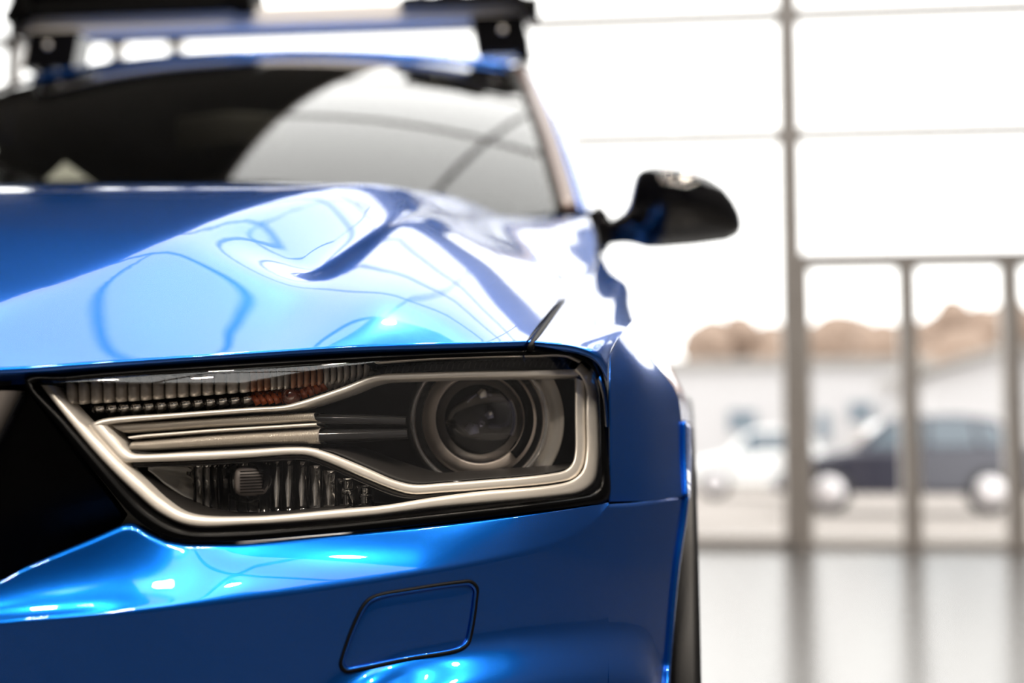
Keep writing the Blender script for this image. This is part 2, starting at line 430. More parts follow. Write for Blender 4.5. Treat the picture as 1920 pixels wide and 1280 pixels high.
def H(x, y):
    yf = hood_front(min(abs(x), .767)); e = smooth_tab(_lipz, min(abs(x), .767)) - H0(x, yf)
    d = max(0, y - yf)
    return H0(x, y) + e * math.exp(-(d / .16) ** 1.5) + (.018 * ss(.59, .67, abs(x)) * (1 - .92 * ss(.70, .767, abs(x)))) * (1 - math.exp(-d / .045)) * math.exp(-(d / .35) ** 2)
def hood_side(y): return smooth_tab([(1.0, .762), (1.1, .768), (1.4, .772), (1.75, .780), (2.05, .772), (2.3, .745)], y)
def hood_rear(x): return 2.10 + .20 * (x / .77) ** 2

def bonnet():
    n, m = 150, 120; P = []
    for i in range(m):
        v = (i / (m - 1)) ** 1.35; r = []
        for j in range(n):
            u = lerp(-1, 1, j / (n - 1))
            xa = .767 * u; ya, yb = hood_front(xa), hood_rear(xa); y = lerp(ya, yb, v)
            x = u * hood_side(max(y, 1.0))
            r.append(Vector((x, y, H(x, y))))
        P.append(r)
    # rolled lip along the front edge
    lip = []
    for k, (dy, dz) in enumerate(((.020, -.010), (.012, -.007), (.004, -.0045), (.0, -.0018))):
        lip.append([p + Vector((0, dy, dz)) for p in P[0]])
    grid('bonnet', lip + P, PA, CAR, flip=False)
    for sg in (1, -1):
        gp = [Vector((sg * (hood_side(y) + .003), y, H(hood_side(y), y) - .0055)) for y in [lerp(1.10, 2.2, k / 40) for k in range(41)]]
        sweep('bonnet_gap', gp, rrect(.0045, .006, .001, 1), (0, 0, 1), M['seal'], CAR)
    # dark channel under the lip, above the lamp
    a = [on(x, y, Fo(.012)) for x, y in ((-260, 742), (0, 716), (200, 700), (400, 688), (600, 677), (800, 666), (975, 660))]
    b = [Vector((p.x, p.y + .015, H(p.x, hood_front(p.x)) - .012)) for p in a]
    c = [p + Vector((0, .08, .0)) for p in b]
    grid('bonnet_seal', rows3([a, b, c], 60, 8, False), M['seal'], CAR, .003)
bonnet()

# pixel outline of the lamp opening's lower edge and the grille edge (top edge of the bumper skin), and the bumper crease
BT = [(-420, 1330), (-200, 1196), (0, 1086), (45, 1060), (90, 1040), (170, 1006), (232, 978), (250, 978), (275, 995), (310, 1011), (350, 1018), (440, 1018), (600, 1004), (800, 985), (1000, 961), (1141, 942)]
BC = [(-420, 1350), (-200, 1206), (-60, 1172), (0, 1166), (200, 1150), (400, 1129), (600, 1103), (800, 1071), (950, 1042), (1040, 1018), (1090, 995), (1120, 972), (1141, 945)]
def Bf(x, z=None):
    x = abs(x); return .775 + .025 * ss(.70, .84, x) + .45 * x * x + corner(x, .76)
FOGL = [(560, 1300), (640, 1262), (760, 1226), (960, 1194), (1100, 1182), (1180, 1182), (1215, 1196), (1238, 1235)]
_fog = [(lambda p: (p.x, p.z))(on(a, b, lambda x, z: Bf(x))) for a, b in FOGL]
def fogz(x): return smooth_tab(_fog, x)
def crz(x): return smooth_tab(_crz, x)
_crz = [(lambda p: (p.x, p.z))(on(a, b, lambda x, z: Bf(x))) for a, b in BC]
def Blow(x, z):                                 # bumper skin below the crease
    ax = abs(x); y = Bf(ax) + .10 * (crz(ax) - z)
    fz = fogz(ax); w = ss(.62, .70, ax) * (1 - ss(.860, .893, ax))
    y -= .040 * w * ss(fz + .004, fz - .040, z)
    return y
def bumper():
    n = 170; cols = []
    xs = [lerp(-420, 1141, (j / (n - 1))) for j in range(n)]
    P = []
    rowsA = [on(x, smooth_tab(BT, x) if x > 440 else interp(BT, x), Fo(.002)) for x in xs]
    rowsB = [on(x, smooth_tab(BC, x), lambda X, Z: Bf(X)) for x in xs]
    # top skin, gently crowned, then the lower skin; the crease between gets a small radius
    K = 26
    for i in range(K):
        t = i / (K - 1); r = []
        for q, a, b in zip(xs, rowsA, rowsB):
            p = a.lerp(b, t); h = (a - b).length; k = lerp(-.55, .18, ss(120, 480, q))   # hollow near the grille, full further out
            p = p + Vector((0, -.10, .16)) * h * 4 * t * (1 - t) * k; r.append(p)
        P.append(r)
    K2 = 60
    for i in range(1, K2):
        t = (i / (K2 - 1)) ** 1.2; r = []
        for j, x in enumerate(xs):
            y0 = smooth_tab(BC, x); q = lerp(y0, 1480, t); r.append(on(x, q, Blow))
        P.append(r)
    # inward return along the upper edge
    P.insert(0, [p + Vector((0, .03, -.006)) for p in P[0]]); P.insert(1, [p + Vector((0, .004, .0005)) for p in P[1]])
    P = gauss_cols(P, 2)
    o = grid('bumper', P, PA, CAR); tag(o)
    # side section of the bumper, from the lamp's outer corner to the wheel arch
    seam = [(1141, 945), (1180, 943), (1230, 937), (1284, 930)]
    arch = [(1284, 930), (1278, 980), (1266, 1060), (1256, 1160), (1247, 1280), (1240, 1420), (1238, 1480)]
    Q = []
    for i in range(60):
        t = i / 59; r = []; a = catmull(px2(arch), 60)[i]
        for j in range(40):
            s = j / 39; x = lerp(1141, a.x, s); y0 = interp(seam, x) if True else 0
            q = lerp(lerp(945, interp(seam, x), 1), 1480, t) if s < 1 else a.y
            q = lerp(interp(seam, lerp(1141, 1284, s)), 1480, t)
            r.append(on(x, q, Blow))
        Q.append(r)
    Q.insert(0, [p + Vector((0, .012, -.002)) for p in Q[0]])
    sd = grid('bumper_side', Q, PA, CAR)
    # pale lip round the wheel opening
    path = [r[-1] + Vector((.001, .001, 0)) for r in Q[1:]]
    sweep('arch_lip', path, circ(.0032), (0, -1, 0), PA, CAR)
    # hidden backing in black so nothing shows through the joints
    tow = [(700, 1120), (780, 1104), (862, 1092), (882, 1091), (893, 1101), (892, 1125), (884, 1180), (877, 1205), (862, 1217), (760, 1236), (672, 1254), (648, 1257), (640, 1248), (644, 1228), (664, 1172), (684, 1133)]
    path = [on(p.x, p.y, lambda x, z: Blow(x, z) - .0004) for p in catmull(px2(tow), 140, True, True)]
    sweep('cover_joint', path, circ(.0017, 8), (0, -1, 0), M['seal'], o, closed=True)
    cx, cy = 770, 1174
    inner = [(cx + (x - cx) * .972, cy + (y - cy) * .945) for x, y in catmull(px2(tow), 120, True, True)]
    f = fill('tow_hook_cover', inner, lambda x, z: Blow(x, z), PA, o, 60, 40, .155, 0, .0022)
    solid(f, .002)
    path = [on(p.x, p.y, lambda x, z: Blow(x, z) - .0012) for p in catmull(px2([(cx + (x - cx) * .978, cy + (y - cy) * .957) for x, y in tow]), 140, True, True)]
    sweep('cover_edge', path, circ(.0011, 8), (0, -1, 0), PA, o, closed=True)
bumper()

def fender():
    T = lambda L: [at(*q) for q in L]
    L0 = T([(985, 641, 1.105), (1020, 600, 1.24), (1050, 562, 1.40), (1085, 530, 1.58), (1113, 507, 1.78), (1112, 465, 2.02), (1085, 416, 2.30)])
    L1 = T([(1080, 651, 1.118), (1104, 612, 1.25), (1124, 577, 1.41), (1142, 550, 1.59), (1150, 525, 1.79), (1143, 497, 2.03), (1118, 452, 2.31)])
    Lc = T([(1114, 666, 1.124), (1130, 640, 1.165), (1142, 612, 1.25), (1160, 578, 1.43), (1172, 556, 1.60), (1174, 530, 1.80), (1157, 510, 2.04), (1133, 464, 2.32)])
    L2 = T([(1139, 708, 1.146), (1144, 664, 1.165), (1158, 635, 1.205), (1176, 613, 1.27), (1198, 590, 1.50), (1203, 573, 1.80), (1172, 530, 2.05), (1142, 480, 2.33)])
    P = rows3([L0, L1, Lc, L2], 90, 40)
    P.insert(0, [p + Vector((-.002, 0, -.012)) for p in P[0]])
    # front return at the lamp
    for r in P: r.insert(0, r[0] + Vector((0, .012, -.004)))
    f = grid('fender', P, PA, CAR)
    # front facet beside the lamp
    A = T([(1144, 664, 1.165), (1142, 720, 1.152), (1143, 800, 1.152), (1143, 870, 1.152), (1142, 940, 1.153)])
    B = T([(1176, 613, 1.270), (1228, 680, 1.275), (1268, 735, 1.285), (1278, 790, 1.285), (1279, 860, 1.275), (1283, 930, 1.262)])
    m1 = T([(1160, 634, 1.205), (1192, 700, 1.20), (1208, 790, 1.202), (1210, 865, 1.198), (1212, 938, 1.195)])
    Q = rows3([A, m1, B], 60, 40)
    Q.insert(0, [p + Vector((-.001, .02, 0)) for p in Q[0]])
    grid('fender_corner', Q, PA, f, flip=True)
    # wheel-arch flare running back from the facet
    C0 = [B[0]] + T([(1198, 590, 1.58), (1204, 574, 1.80), (1172, 530, 2.05)])
    C1 = [B[1]] + T([(1248, 672, 1.56), (1232, 640, 1.82), (1190, 570, 2.06)])
    C2 = [B[2]] + T([(1288, 745, 1.50), (1268, 735, 1.85), (1215, 660, 2.08)])
    C3 = [B[3]] + T([(1300, 800, 1.47), (1288, 830, 1.85), (1235, 800, 2.08)])
    P = rows3([C0, C1, C2, C3], 50, 40)
    P.append([p + Vector((-.05, .0, -.004)) for p in P[-1]])
    grid('wheel_arch', P, PA, f)
    e = [B[3], B[4], B[5]]
    e2 = T([(1291, 800, 1.31), (1291, 865, 1.30), (1289, 932, 1.285)])
    grid('arch_edge', rows3([e, e2], 24, 5), PA, f, .003)
    ar = [Vector((.889, 1.70 - .44 * math.cos(math.radians(t)), .38 + .44 * math.sin(math.radians(t)))) for t in range(-22, 203, 5)]
    sweep('arch_trim', ar, rrect(.030, .030, .008), (1, 0, 0), M['arch_plastic'], f)
    # black liner inside the arch
    li = []
    for k in range(25):
        a = math.radians(lerp(-30, 200, k / 24)); li.append([Vector((x, 1.70 - .385 * math.cos(a), .38 + .385 * math.sin(a))) for x in (.60, .70, .80, .872)])
    grid('arch_liner', li, M['black_matte'], CAR, .004)
    # glossy bulges of the sill behind the wheel and the door skin further back
    D = []
    for y in (2.10, 2.4, 2.8, 3.3, 3.8):
        D.append([Vector((x, y, z)) for x, z in ((.70, 1.09), (.775, 1.05), (.85, .95), (.872, .80), (.865, .62), (.85, .45), (.82, .32))])
    grid('door', rows3(D, 30, 30), PA, CAR, .004)
fender()

def wheel():
    w = empty('wheel', (.786, 1.72, .345)); w.parent = CAR; w.matrix_parent_inverse = Matrix.Translation(-CAR.location)
    c = Vector((.786, 1.72, .345))
    prof = [(.23, -.10), (.30, -.118), (.335, -.10), (.343, -.06), (.344, 0), (.343, .06), (.335, .10), (.30, .118), (.24, .105), (.225, .09), (.225, -.09), (.23, -.10)]
    lathe('tyre', c, (1, 0, 0), prof, M['tyre'], w, 72)
    for k in range(60):
        a = 2 * math.pi * k / 60
        p = [c + Vector((dx, .346 * math.cos(a + da), .346 * math.sin(a + da))) for dx, da in ((-.09, 0), (-.03, .02), (.03, -.02), (.095, 0))]
        sweep('tread_block', p, rrect(.018, .006, .001, 1), (0, math.cos(a), math.sin(a)), M['tyre'], w, smooth=False) if k % 1 == 0 else None
    lathe('rim', c, (1, 0, 0), [(.225, -.09), (.222, .06), (.228, .085), (.218, .09), (.20, .05)], M['rim'], w, 48)
    for k in range(5):
        a = 2 * math.pi * k / 5
        p = [c + Vector((dx, r * math.cos(a), r * math.sin(a))) for r, dx in ((.03, .05), (.12, .055), (.21, .06))]
        sweep('spoke', p, rrect(.05, .03), (1, 0, 0), M['rim'], w)
    lathe('hub', c, (1, 0, 0), [(.001, .075), (.04, .075), (.055, .05), (.06, .02)], M['rim'], w, 24)
wheel()

def grille():
    g = empty('grille', (.2, .9, .7)); g.parent = CAR; g.matrix_parent_inverse = Matrix.Translation(-CAR.location)
    fn = lambda x, z: F(x, z) + .010 + .55 * (.825 - z)
    fill('surround', [(-420, 745), (-200, 728), (0, 712), (46, 716), (110, 800), (180, 890), (238, 962), (244, 982), (170, 1012), (90, 1046), (0, 1092), (-200, 1204), (-420, 1345)], fn, M['gasket'], g, 50, 40, 0, .004)
    M['frame_grey'] = mat('grille_frame_grey', (.20, .18, .17), .22, .6, var=.1)
    ribbon('frame', [(40, 733), (10, 790), (-30, 870), (-110, 1030)], [(-4, 733), (-30, 790), (-66, 870), (-146, 1030)], Fo(.006), M['frame_grey'], g, .006, 40)
    ribbon('frame_edge', [(46, 742), (18, 798), (-22, 878), (-100, 1034)], [(41, 736), (12, 792), (-28, 872), (-107, 1031)], Fo(.004), M['black_gloss'], g, .003, 40)
    for k in range(7):
        z = .50 + k * .045
        a = [Vector((x, .79 + .45 * x * x, z)) for x in (-.36, -.2, 0, .2, .36)]
        sweep('slat', catmull(a, 20), rrect(.012, .02), (0, -1, 0), M['black_matte'], g)
grille()

# ------------------------------------------------------------------ headlamp
def headlamp():
    h = empty('headlamp', (.63, 1.0, .76)); h.parent = CAR; h.matrix_parent_inverse = Matrix.Translation(-CAR.location)
    ST = M['satin_strip']
    op = [(46, 712), (120, 706), (200, 698), (400, 684), (600, 672), (800, 662), (985, 656), (1060, 656), (1100, 664), (1124, 684), (1136, 720), (1140, 780), (1142, 860), (1140, 938),
          (1100, 946), (1000, 959), (800, 983), (600, 1002), (440, 1015), (350, 1014), (312, 1007), (278, 990), (246, 964), (190, 900), (110, 800)]
    lo = [(60, 718), (120, 713), (200, 706), (400, 694), (600, 682), (800, 672), (985, 666), (1055, 665), (1090, 672), (1112, 692), (1123, 725), (1127, 780), (1128, 850), (1126, 905), (1112, 924), (1080, 932),
          (1000, 942), (800, 964), (600, 984), (440, 996), (360, 996), (325, 986), (290, 966), (258, 940), (200, 876), (120, 786)]
    opc = catmull(px2(op), 200, True, True); loc = catmull(px2(lo), 200, True, True)
    # black rim between body and lens, then the deep black tub
    P = [[on(p.x, p.y, Fo(.010)) for p in opc], [on(p.x, p.y, Fo(.001)) for p in opc], [on(p.x, p.y, Fo(-.001)) for p in [a.lerp(b, .5) for a, b in zip(opc, loc)]],
         [on(p.x, p.y, Fo(.001)) for p in loc], [on(p.x, p.y, Fo(.012)) for p in loc]]
    grid('rim', P, M['gasket'], h, closed_u=True)
    front = P[-1]; c = sum(front, Vector()) / len(front)
    P = [front, [p + (c - p) * -.01 + Vector((0, .17, 0)) for p in front]]
    grid('housing', P, M['black_matte'], h, closed_u=True)
    fill('housing_back', [(p.x, p.y) for p in loc], Fo(.17), M['black_matte'], h, 40, 20, .05, .003)
    fill('lens', [(p.x, p.y) for p in loc], Fo(.0005), M['lens'], h, 70, 40, .05, 0, .002)
    # outer satin bezel: left and bottom run, then up the outer end
    ribbon('bezel', [(76, 722), (129, 790), (187, 859), (252, 923), (305, 966), (359, 987), (467, 985), (640, 973), (712, 966), (813, 953), (899, 945), (1043, 931), (1090, 922), (1113, 902), (1122, 860), (1122, 780), (1119, 722), (1108, 698), (1090, 680)],
           [(94, 722), (160, 794), (226, 864), (270, 904), (308, 937), (352, 962), (467, 968), (640, 954), (712, 948), (813, 932), (899, 921), (1030, 910), (1072, 900), (1092, 882), (1099, 850), (1099, 780), (1098, 726), (1090, 708), (1078, 694)],
           Fo(.016), ST, h, .0028, 150, 9, .02)
    ribbon('bezel_liner', [(94, 722), (160, 794), (226, 864), (270, 904), (308, 937), (352, 962), (467, 968), (640, 954)],
           [(128, 760), (176, 810), (240, 872), (285, 905), (322, 934), (370, 955), (467, 962), (640, 948)], Fo(.020), M['shelf'], h, .001, 80, 5, .03, dB=.03)
    # inner frame (light signature)
    ribbon('frame_lower', [(165, 797), (196, 832), (230, 866), (250, 866), (359, 863), (470, 857), (540, 852), (576, 853), (610, 864), (684, 896), (740, 918), (772, 926), (830, 923), (899, 918), (1043, 904), (1074, 896), (1090, 878), (1097, 850), (1097, 780), (1096, 715)],
           [(196, 792), (222, 822), (246, 848), (262, 851), (359, 847), (470, 842), (540, 838), (580, 839), (614, 848), (684, 876), (740, 900), (776, 908), (830, 905), (899, 900), (1030, 888), (1062, 880), (1074, 866), (1078, 846), (1078, 780), (1078, 708)],
           Fo(.020), ST, h, .0024, 170, 9, .02)
    ribbon('frame_upper', [(172, 793), (194, 785), (330, 774), (467, 764), (530, 760), (556, 754), (648, 723), (690, 706), (714, 701), (760, 699), (899, 695), (1000, 694), (1085, 692)],
           [(194, 797), (210, 794), (330, 783), (467, 773), (534, 769), (564, 764), (652, 736), (694, 719), (716, 714), (760, 712), (899, 708), (1000, 707), (1085, 705)],
           Fo(.020), ST, h, .003, 120, 7, .03)
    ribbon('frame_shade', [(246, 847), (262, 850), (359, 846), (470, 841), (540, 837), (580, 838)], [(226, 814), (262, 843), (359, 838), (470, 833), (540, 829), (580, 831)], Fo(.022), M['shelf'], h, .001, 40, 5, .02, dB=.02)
    ribbon('frame_groove', [(250, 868), (359, 865), (470, 859), (540, 854), (576, 855), (610, 866), (684, 898), (740, 920), (772, 928), (830, 925), (899, 920), (1043, 906)],
           [(252, 876), (359, 873), (470, 867), (540, 862), (574, 863), (606, 873), (684, 908), (740, 930), (772, 935), (830, 931), (899, 925), (1043, 911)], Fo(.026), M['black_gloss'], h, .001, 120, 5, .03)
    ribbon('lower_shelf', [(580, 841), (618, 846), (684, 874), (740, 898), (776, 906), (830, 903), (899, 898), (1030, 886), (1062, 878)],
           [(576, 836), (640, 836), (700, 856), (760, 876), (800, 886), (850, 884), (910, 880), (1020, 872), (1068, 866)], Fo(.022), M['shelf'], h, .0, 100, 7, .004, dB=.055)
    ribbon('upper_channel', [(704, 684), (800, 677), (899, 673), (1000, 670), (1080, 672)], [(714, 700), (800, 697), (899, 694), (1000, 692), (1084, 690)], Fo(.03), M['black_matte'], h, .001, 60, 5, .02)
    for k in range(34):
        x = 724 + k * 10.4; y0 = interp([(704, 684), (800, 677), (899, 673), (1000, 670), (1080, 672)], x); a = [on(x + 4, y0 + 3, Fo(.029)), on(x - 2, y0 + 17, Fo(.029))]
        sweep('channel_rib', a, rrect(.0009, .0012, .0002, 1), (0, -1, 0), M['smoke'], h)
    ribbon('top_trim', [(700, 677), (800, 669), (899, 666), (1000, 664), (1060, 664), (1092, 676)], [(704, 681), (800, 674), (899, 670), (1000, 668), (1058, 668), (1086, 680)], Fo(.012), ST, h, .001, 60, 5, .01)
    # day-running light guides
    gm, nt, p = nodes('light_guide_acrylic'); p.inputs['Base Color'].default_value = (.66, .61, .54, 1); p.inputs['Roughness'].default_value = .16; p.inputs['Metallic'].default_value = .4; p.inputs['Coat Weight'].default_value = .8
    tc = nt.nodes.new('ShaderNodeTexCoord'); wv = nt.nodes.new('ShaderNodeTexWave'); wv.inputs['Scale'].default_value = 160; b = nt.nodes.new('ShaderNodeBump'); b.inputs['Strength'].default_value = .05; b.inputs['Distance'].default_value = .001
    nt.links.new(tc.outputs['Object'], wv.inputs['Vector']); nt.links.new(wv.outputs[1], b.inputs['Height']); nt.links.new(b.outputs[0], p.inputs['Normal'])
    for A, B, nm in (([(212, 793), (273, 791), (400, 783), (500, 777), (592, 773)], [(240, 812), (273, 810), (400, 801), (500, 796), (596, 790)], 'light_guide'),
                     ([(246, 818), (273, 814), (400, 804), (500, 798), (598, 792)], [(258, 824), (273, 822), (400, 812), (500, 806), (602, 800)], 'light_guide_edge'),
                     ([(256, 826), (273, 825), (400, 814), (500, 808), (602, 802)], [(248, 846), (280, 846), (400, 840), (500, 834), (602, 832)], 'light_guide')):
        g_ = ribbon(nm, A, B, Fo(.030), gm if nm == 'light_guide' else ST, h, .008 if nm == 'light_guide' else .010, 480 if nm == 'light_guide' else 60, 9, .02, smooth=False)
        if nm == 'light_guide':                       # fine upright prisms moulded into the front
            for i_, v_ in enumerate(g_.data.vertices):
                if 0 < i_ // 480 < 10: v_.co.y -= .0007 * (1 if (i_ % 480) % 4 < 2 else -1)
    for A, B in (([(596, 774), (680, 776), (764, 780)], [(596, 798), (680, 798), (764, 800)]), ([(602, 804), (680, 803), (766, 803)], [(602, 832), (680, 828), (768, 824)])):
        ribbon('smoked_bar', A, B, Fo(.045), M['smoke'], h, .008, 30, 9, .02)
    # turn signal: two rows of ribbed cells
    UT = [(100, 722), (251, 706), (359, 700), (467, 695), (640, 688), (712, 685)]; UB = [(137, 755), (251, 750), (359, 741), (467, 732), (560, 722), (640, 708), (712, 688)]
    LB = [(178, 778), (300, 772), (431, 763), (530, 756), (562, 750), (650, 718), (712, 696)]
    ribbon('signal_back', UT, LB, Fo(.062), M['black_gloss'], h, 0, 60, 5, .004)
    x = 128.0
    while x < 700:
        w = 23 if x < 470 else 12.4
        c = x + w / 2; yt = interp(UT, c) + 1; yb = interp(UB, c)
        am = 478 < c < 604
        if yb - yt > 5:
            m_ = M['amber_clear'] if am and (int(x) % 3) else M['clear_rib']
            a = [on(c, yt, Fo(.034)), on(c, lerp(yt, yb, .5), Fo(.031)), on(c, yb, Fo(.034))]
            hw = w * .00038 * .46
            sweep('signal_rib', catmull(a, 7), [(hw * math.cos(t), .010 * math.sin(t)) for t in [math.pi * q / 8 for q in range(9)]] , (0, -1, 0), m_, h)
        x += w
    x = 176.0
    while x < 690:
        w = 23 if x < 455 else 12.6
        c = x + w / 2; yt = interp(UB, c) + 3; yb = interp(LB, c) - 1
        if yb - yt > 4:
            am = 466 < c < 610
            m_ = M['amber'] if am else (M['dark_rib'] if x < 470 else M['clear_rib'])
            a = [on(c - 2, yt, Fo(.040)), on(c, lerp(yt, yb, .5), Fo(.046)), on(c + 3, yb, Fo(.040))]
            hw = w * .00038 * .45
            sweep('signal_cell', catmull(a, 7), [(hw * math.cos(t), .008 * math.sin(t)) for t in [math.pi * q / 6 for q in range(7)]], (0, -1, .3), m_, h)
            if x < 455:
                a = [on(c - w * .3, lerp(yt, yb, .62), Fo(.032)), on(c + w * .3, lerp(yt, yb, .52), Fo(.032))]
                sweep('cell_step', a, rrect(.003, .006, .001, 2), (0, -1, .5), M['chrome'], h)
        x += w
    lathe('signal_bulb', on(545, 742, Fo(.036)), (0, -1, 0), [(.001, .010), (.004, .009), (.0065, .004), (.007, -.004)], mat('dark_amber_bulb', (.10, .015, .004), .15, coat=.8, var=.3), h, 20)
    # flood reflector under the frame
    RT_ = [(276, 874), (350, 868), (450, 862), (545, 857), (575, 860), (620, 874), (680, 900), (730, 918), (780, 934)]
    RB_ = [(276, 876), (300, 905), (330, 932), (352, 950), (390, 960), (440, 964), (560, 960), (640, 954), (720, 947), (780, 938)]
    ribbon('reflector_back', RT_, [(278, 878), (352, 950), (390, 960), (440, 964), (500, 962), (560, 960), (640, 954), (720, 947), (780, 938)], Fo(.070), M['black_gloss'], h, 0, 60, 5, .004)
    P = []
    for i in range(16):
        v = i / 15; r = []
        for j in range(20):
            u = j / 19; x = lerp(280, 351, u); yt = interp(RT_, x) + 3; yb = interp(RB_, x)
            p = on(x, lerp(yt, yb, v), Fo(.030)); d = .045 * (u ** .7) * (1 - .5 * (2 * v - 1) ** 2) + .003 * math.sin(v * 19 - u * 6) * u
            r.append(p + Vector((0, d, 0)))
        P.append(r)
    grid('reflector_bowl', P, M['bright'], h, .001)
    xs = [352, 366, 382, 396, 412, 430, 446, 466, 488, 508, 528, 552, 578, 603, 630, 664, 700]
    for a, b in zip(xs[:-1], xs[1:]):
        c = (a + b) / 2; yt = max(interp(RT_, a), interp(RT_, b)) + 4; yb = min(interp(RB_, a), interp(RB_, b)) - 1
        hw = (b - a) * .00038 * .5; R = []
        for i in range(9):
            v = i / 8; p = on(c, lerp(yt, yb, v), Fo(.066 - .016 * (2 * v - 1) ** 2)); r = []
            for j in range(9):
                u = j / 8 * 2 - 1; r.append(p + Vector((hw * u, .75 * hw * u * u * (1 if c > 500 else -1) + .15 * hw * u, 0)))
            R.append(r)
        grid('reflector_flute', R, M['chrome'] if c > 620 else M['dark_rib'] if int(a) % 4 < 2 else M['reflector'], h, .0006)  # dark and bright flutes alternate to imitate reflected streaks
        if c > 500 and c < 640:
            yy = [lerp(yt, yb, q) for q in (.12, .45, .9)]
            ribbon('flute_glint', [(c + 1, yy[0]), (c - 5, yy[1]), (c - 2, yy[2])], [(c + 4, yy[0]), (c + 5, yy[1]), (c + 2, yy[2])], Fo(.046), M['reflector'], h, .002, 14, 5, .002)  # added bright slivers imitate glints on the flutes
        sweep('flute_edge', [on(b, interp(RT_, b) + 4, Fo(.052)), on(b, interp(RB_, b) - 1, Fo(.052))], rrect(.0012, .004, .0003, 1), (0, -1, 0), M['black_gloss'], h)
    cap = [(446, 877), (490, 875), (498, 880), (503, 896), (503, 908), (499, 922), (492, 927), (452, 929), (444, 924), (440, 908), (440, 894), (442, 882)]
    lathe('bulb_socket', on(466, 902, Fo(.044)), (0, -1, 0), [(.014, .012), (.0155, .008), (.0155, -.01)], M['black_gloss'], h, 32)
    f = fill('bulb_cap', [(p.x, p.y) for p in catmull(px2(cap), 60, True, True)], Fo(.034), M['cap'], h, 30, 24, 0, 0, .010)
    for k in range(8):
        y = 883 + k * 5.6; a = [on(450, y + 1, Fo(.0202)), on(472, y, Fo(.0194)), on(494, y - 1, Fo(.0202))]
        sweep('cap_rib', a, rrect(.0009, .0012, .0003, 1), (0, -1, 0), M['black_matte'], f)
    # projector unit
    yp = 1.138; c = at(900, 785, yp); ax = Vector((.20, -1, .03)); r1 = 85 * yp / FPX; ro = 109 * yp / FPX
    lathe('projector_ring', c, ax, [(r1 * .985, -.03), (r1 * .985, .002), (r1 * 1.02, .004), (ro * .97, -.003), (ro, -.006), (ro, -.03)], M['bronze'], h, 96)
    lathe('ring_shadow_arc', c, ax, [(r1 * .99, .003), (r1 * 1.01, .006), (ro * .93, .003), (ro * .93, -.004)], M['black_matte'], h, 48, 118, 228)  # black arc stands in for the shadow on the ring's right side
    lathe('chrome_ring', c, ax, [(ro * 1.11, -.020), (ro * 1.11, -.010), (ro * 1.14, -.006), (ro * 1.20, -.006), (ro * 1.25, -.010), (ro * 1.27, -.03)], M['reflector'], h, 96)
    lathe('ring_groove', c, ax, [(ro * 1.0, -.012), (ro * 1.12, -.012)], M['black_gloss'], h, 64)
    lathe('projector_bowl', c, ax, [(ro * 1.0, -.022), (ro * 1.08, -.026), (ro * 1.3, -.018), (ro * 1.5, -.012), (ro * 1.52, -.02)], mat('satin_chrome', (.86, .82, .76), .22, .5, bump=(40, .1, .002)), h, 40, 100, 232)
    dome = [(r1 * math.sin(t), -.012 + .020 * math.cos(t)) for t in [math.radians(.5 + 90 * k / 22) for k in range(23)]]
    lathe('projector_lens', c, ax, dome, glass('projector_glass', (.62, .64, .80), .08), h, 96)
    lathe('projector_barrel', c, ax, [(r1 * .98, -.008), (r1 * .95, -.03), (r1 * .55, -.06), (r1 * .5, -.075), (.001, -.078)], mat('dark_mirror_bowl', (.16, .15, .20), .08, 1.0, var=.8, vscale=60), h, 64)
    lathe('projector_bulb', c + Vector((-.003, .03, -.004)), ax, [(.001, .016), (.006, .013), (.008, .0), (.008, -.02)], M['chrome'], h, 20)
    lathe('projector_reflector', c + Vector((.010, .025, .006)), ax, [(.009, .006), (.011, .010), (.018, .002), (.022, -.012)], mat('inner_mirror', (.25, .24, .25), .08, 1.0, var=.5, vscale=80), h, 32, 60, 300)
    for dx, dz, rr in ((-.006, -.008, .0045), (.008, .003, .003), (.002, .020, .0035)):
        lathe('sparkle_facet', c + Vector((dx, -.002, dz)), Vector((.3, -1, .6)), [(.0005, .005), (rr * .7, .004), (rr * 1.4, .0)], M['bright'], h, 5)  # bright chips added to imitate the star highlight in the lens
    arc = [c + Vector((.0145 * math.cos(t) + .002, .002, .0145 * math.sin(t) + .006)) for t in [math.radians(60 + 90 * k / 14) for k in range(15)]]
    sweep('glint_arc', arc, circ(.0011, 6), (0, -1, 0), M['reflector'], h)  # bright arc added to imitate the light streak high in the lens
    arc = [c + Vector((.0275 * math.cos(t), .006, .0275 * math.sin(t))) for t in [math.radians(-28 + 62 * k / 14) for k in range(15)]]
    sweep('lens_edge_glint', arc, rrect(.0034, .001, .0003, 1), (0, -1, .2), M['chrome'], h)  # chrome crescent stands in for the glint along the lens rim
    s = []
    for k in range(9):
        s.append(c + Vector((lerp(-.028, .028, k / 8), .012, -.020 - .002 * math.sin(k * .8))))
    sweep('cutoff_shield', s, rrect(.014, .002), (0, -1, 0), M['black_matte'], h)
    # chrome sliver at the outer end
    ribbon('chrome_sliver', [(1128, 700), (1138, 742), (1141, 800)], [(1121, 712), (1130, 745), (1134, 800)], Fo(-.002), M['chrome'], h, .002, 20, 5, .004)
headlamp()

